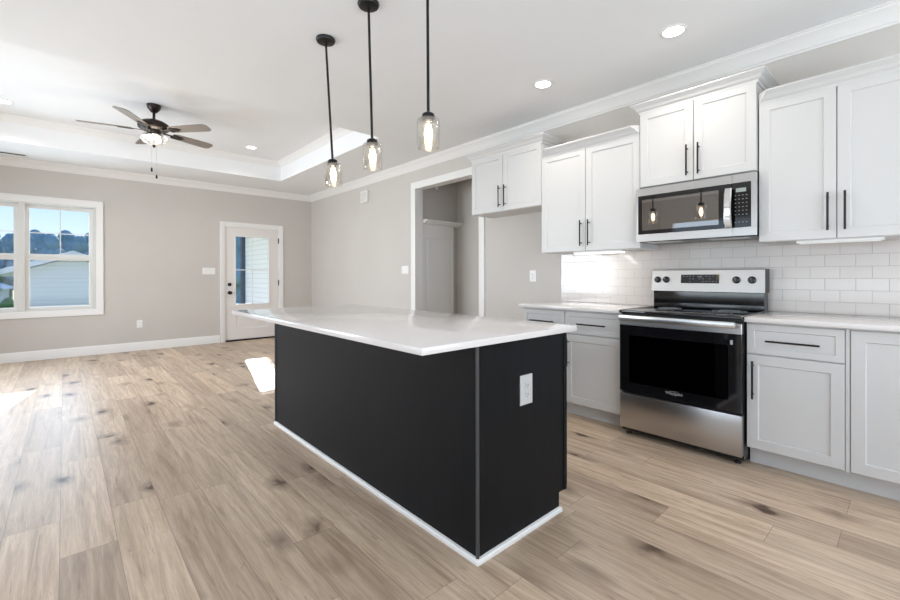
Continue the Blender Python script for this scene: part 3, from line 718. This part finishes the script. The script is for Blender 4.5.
# ------------------------------------------------------------------ microwave
y0, y1 = .718, 1.503
mw = thing('microwave', 'stainless over-the-range microwave with dark window and curved handle', 'microwave', (R-.2, yc, 1.427))
m0, m1 = 1.430, 1.842; xm = R-.40
mb = MB(); q0, q1 = .7205, 1.493
mb.box(xm+.03, R-.003, q0, q0+.015, m0+.012, m1); mb.box(xm+.03, R-.003, q1-.015, q1, m0+.012, m1); mb.box(xm+.03, R-.003, q0+.015, q1-.015, m1-.03, m1)
mb.box(xm+.03, R-.003, q0+.015, q1-.015, m0+.012, m0+.04); mb.box(R-.03, R-.003, q0+.015, q1-.015, m0+.04, m1-.03); mb.box(xm+.03, R-.003, q0+.015, .87, m0+.04, m1-.03)
mb.build('microwave_body', M['blackpl'], mw)
cv = MB().rings(NX(R-.06), .90, 1.45, 1.50, 1.77, [(0, 0), (0, .30)], True, False)
cvo = cv.build('cooking_cavity', mat('cavity_enamel', (.55, .52, .48), .4), mw)
# door skin made of a steel frame around the black glass
dm = MB()
for a in ((.857, y1, m0, 1.487, 0), (.857, y1, 1.785, m1, 0), (1.488, y1, 1.487, 1.785, 0)): dm.box(xm, xm+.03, a[0], a[1], a[2], a[3], .0015)
mdoor = dm.build('microwave_door', M['steel'], mw)
gf = MB().rings(NX(xm+.002), .859, 1.488, 1.487, 1.785, [(0, -.02), (0, 0), (.030, 0), (.030, -.02)], False, False)
gf.box(xm+.0025, xm+.02, .88, .935, 1.505, 1.765)
gl_ = gf.build('door_glass_frame', M['blackgl'], mdoor)
MB().box(xm+.003, xm+.006, .93, 1.462, 1.512, 1.752).build('door_window', M['mwglass'], mdoor)
hs = []
for k in range(13):
    u = k/12; z = 1.488+u*.262; bow = .030+.022*math.sin(math.pi*u)
    hs.append([(xm-bow, .848, z), (xm-bow-.008, .854, z), (xm-bow-.008, .886, z), (xm-bow, .892, z)])
hb = MB().sweep(hs); hb.box(xm-.034, xm+.002, .860, .882, 1.490, 1.508, .002); hb.box(xm-.034, xm+.002, .860, .882, 1.730, 1.748, .002)
hb.build('door_handle', M['chrome'], mdoor)
cpn = MB()
for a in ((y0, .855, m0, 1.487), (y0, .855, 1.785, m1), (y0, .748, 1.487, 1.785)): cpn.box(xm, xm+.03, a[0], a[1], a[2], a[3], .0015)
cp = cpn.build('control_fascia', M['steel'], mw)
kp = MB().box(xm+.001, xm+.02, .748, .855, 1.487, 1.785, .001).build('keypad', M['blackgl'], cp)
MB().box(xm-.0008, xm+.001, .775, .832, 1.722, 1.748).build('clock_display', M['display'], kp)
kb = MB()
for j in range(8):
    for i in range(4):
        if j == 6: continue
        y = .835-i*.021; z = 1.700-j*.0255; kb.box(xm-.0006, xm+.0008, y-.004, y+.004, z-.0016, z+.0016)
kb.build('keypad_marks', M['mark'], kp)
un_ = MB().box(xm+.012, R-.02, y0+.01, y1-.02, m0-.004, m0+.012, .003)
un_.build('vent_base', M['blackpl'], mw)
gr = MB()
for (a, b2) in ((.78, 1.02), (1.20, 1.44)):
    gr.box(xm+.04, xm+.16, a, b2, m0-.008, m0-.003, .002)
gr.build('grease_filter', M['steelv'], mw)

# ------------------------------------------------------------------ outside
GZ = -1.5
tag(MB().box(-90, 90, D+.4, 200, GZ-.1, GZ).build('grass', M['grass']), 'sunlit green lawn outside beyond the window', 'grass', kind='stuff')
struct(MB().box(.9, 3.9, D+T, 11.6, -.2, -.03).build('floor_porch', M['concrete']))
struct(MB().box(3.35, 3.50, D+T, 11.3, -.03, 2.6).build('wall_porch', M['siding']))
struct(MB().box(.9, 3.6, D+T, 11.45, 2.6, 2.7).box(.9, 3.6, 11.25, 11.45, 2.33, 2.6).build('ceiling_porch_sunblock', M['trim']))  # unseen porch roof; beam added low to block sun from the door glass
struct(MB().box(3.27, 3.42, 11.3, 11.42, -.03, 2.33).build('trim_4', M['shadepost']))
def house(cx, yy, wid, dep, eave, apex, label, rot=0, roofm='roof', windows=()):
    t = thing('neighbouring_house', label, 'house', (cx, yy, GZ))
    MB().prism([(cx-wid/2, GZ), (cx+wid/2, GZ), (cx+wid/2, eave), (cx, apex), (cx-wid/2, eave)], 'Y', yy, yy+dep).build('siding_wall', M['siding2'], t)
    s = (apex-eave)/(wid/2); o = .35; th = .16
    r = MB()
    for sg in (-1, 1):
        r.prism([(cx, apex+.02), (cx+sg*(wid/2+o), eave-s*o+.02), (cx+sg*(wid/2+o), eave-s*o+th), (cx, apex+th+.02)], 'Y', yy-.3, yy+dep+.3)
    r.build('roof', M[roofm], t)
    for a, b, z0_, z1_ in windows:
        wv = MB().rings(NY(yy), a-.07, b+.07, z0_-.07, z1_+.07, [(0, 0), (0, .03), (.07, .03), (.07, 0)], False, False).build('house_window', M['trim'], t)
        MB().box(a, b, yy-.012, yy-.004, z0_, z1_).build('pane', M['slot'], wv)
    return t
house(.18, 16.0, 2.3, 6, 1.30, 1.72, 'near pale siding house with gable peak filling the lower right window sash', windows=())
house(-7.5, 52, 7, 8, .2, 1.6, 'distant white house with light roof seen through left window unit', windows=((-9, -8, -1, 0), (-7, -6, -1, 0)))
random.seed(11)
def tree(x, y, h, w_, label, grp, m='leaf', n=44):
    t = thing('tree', label, 'tree', (x, y, GZ), grp)
    MB().tube((x, y, GZ), (x, y, GZ+h*.6), .05*w_, 8).build('trunk', M['bark'], t)
    c = MB()
    for k in range(n):
        q = bmesh.new(); bmesh.ops.create_icosphere(q, subdivisions=2, radius=1)
        for vv in q.verts: vv.co *= 1+random.uniform(-.22, .22)
        u = random.uniform(.25, .92); r = w_*random.uniform(.12, .2); a = random.uniform(0, 6.28); rr = w_*.30*math.sin(math.pi*min(1, u*.9+.12))**.7*random.uniform(.3, 1)
        c.join(q, Matrix.Translation((x+rr*math.cos(a), y+rr*math.sin(a), GZ+h*u)) @ Matrix.Diagonal((r, r, r*1.3, 1)))
    c.build('crown', M[m], t, angle=60)
for row, yy in ((0, 62), (1, 67.5)):
    for k in range(11):
        x = -15+k*2.35+row*1.2
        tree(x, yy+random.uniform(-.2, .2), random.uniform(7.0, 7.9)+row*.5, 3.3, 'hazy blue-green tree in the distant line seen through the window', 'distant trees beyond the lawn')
for k in range(5):
    tree(-9.0+k*1.6, 38, random.uniform(1.3, 1.6), 1.15, 'dark green shrub in row on the lawn seen through left window unit', 'garden shrubs on the lawn', 'leafg', 12)
for k in range(4):
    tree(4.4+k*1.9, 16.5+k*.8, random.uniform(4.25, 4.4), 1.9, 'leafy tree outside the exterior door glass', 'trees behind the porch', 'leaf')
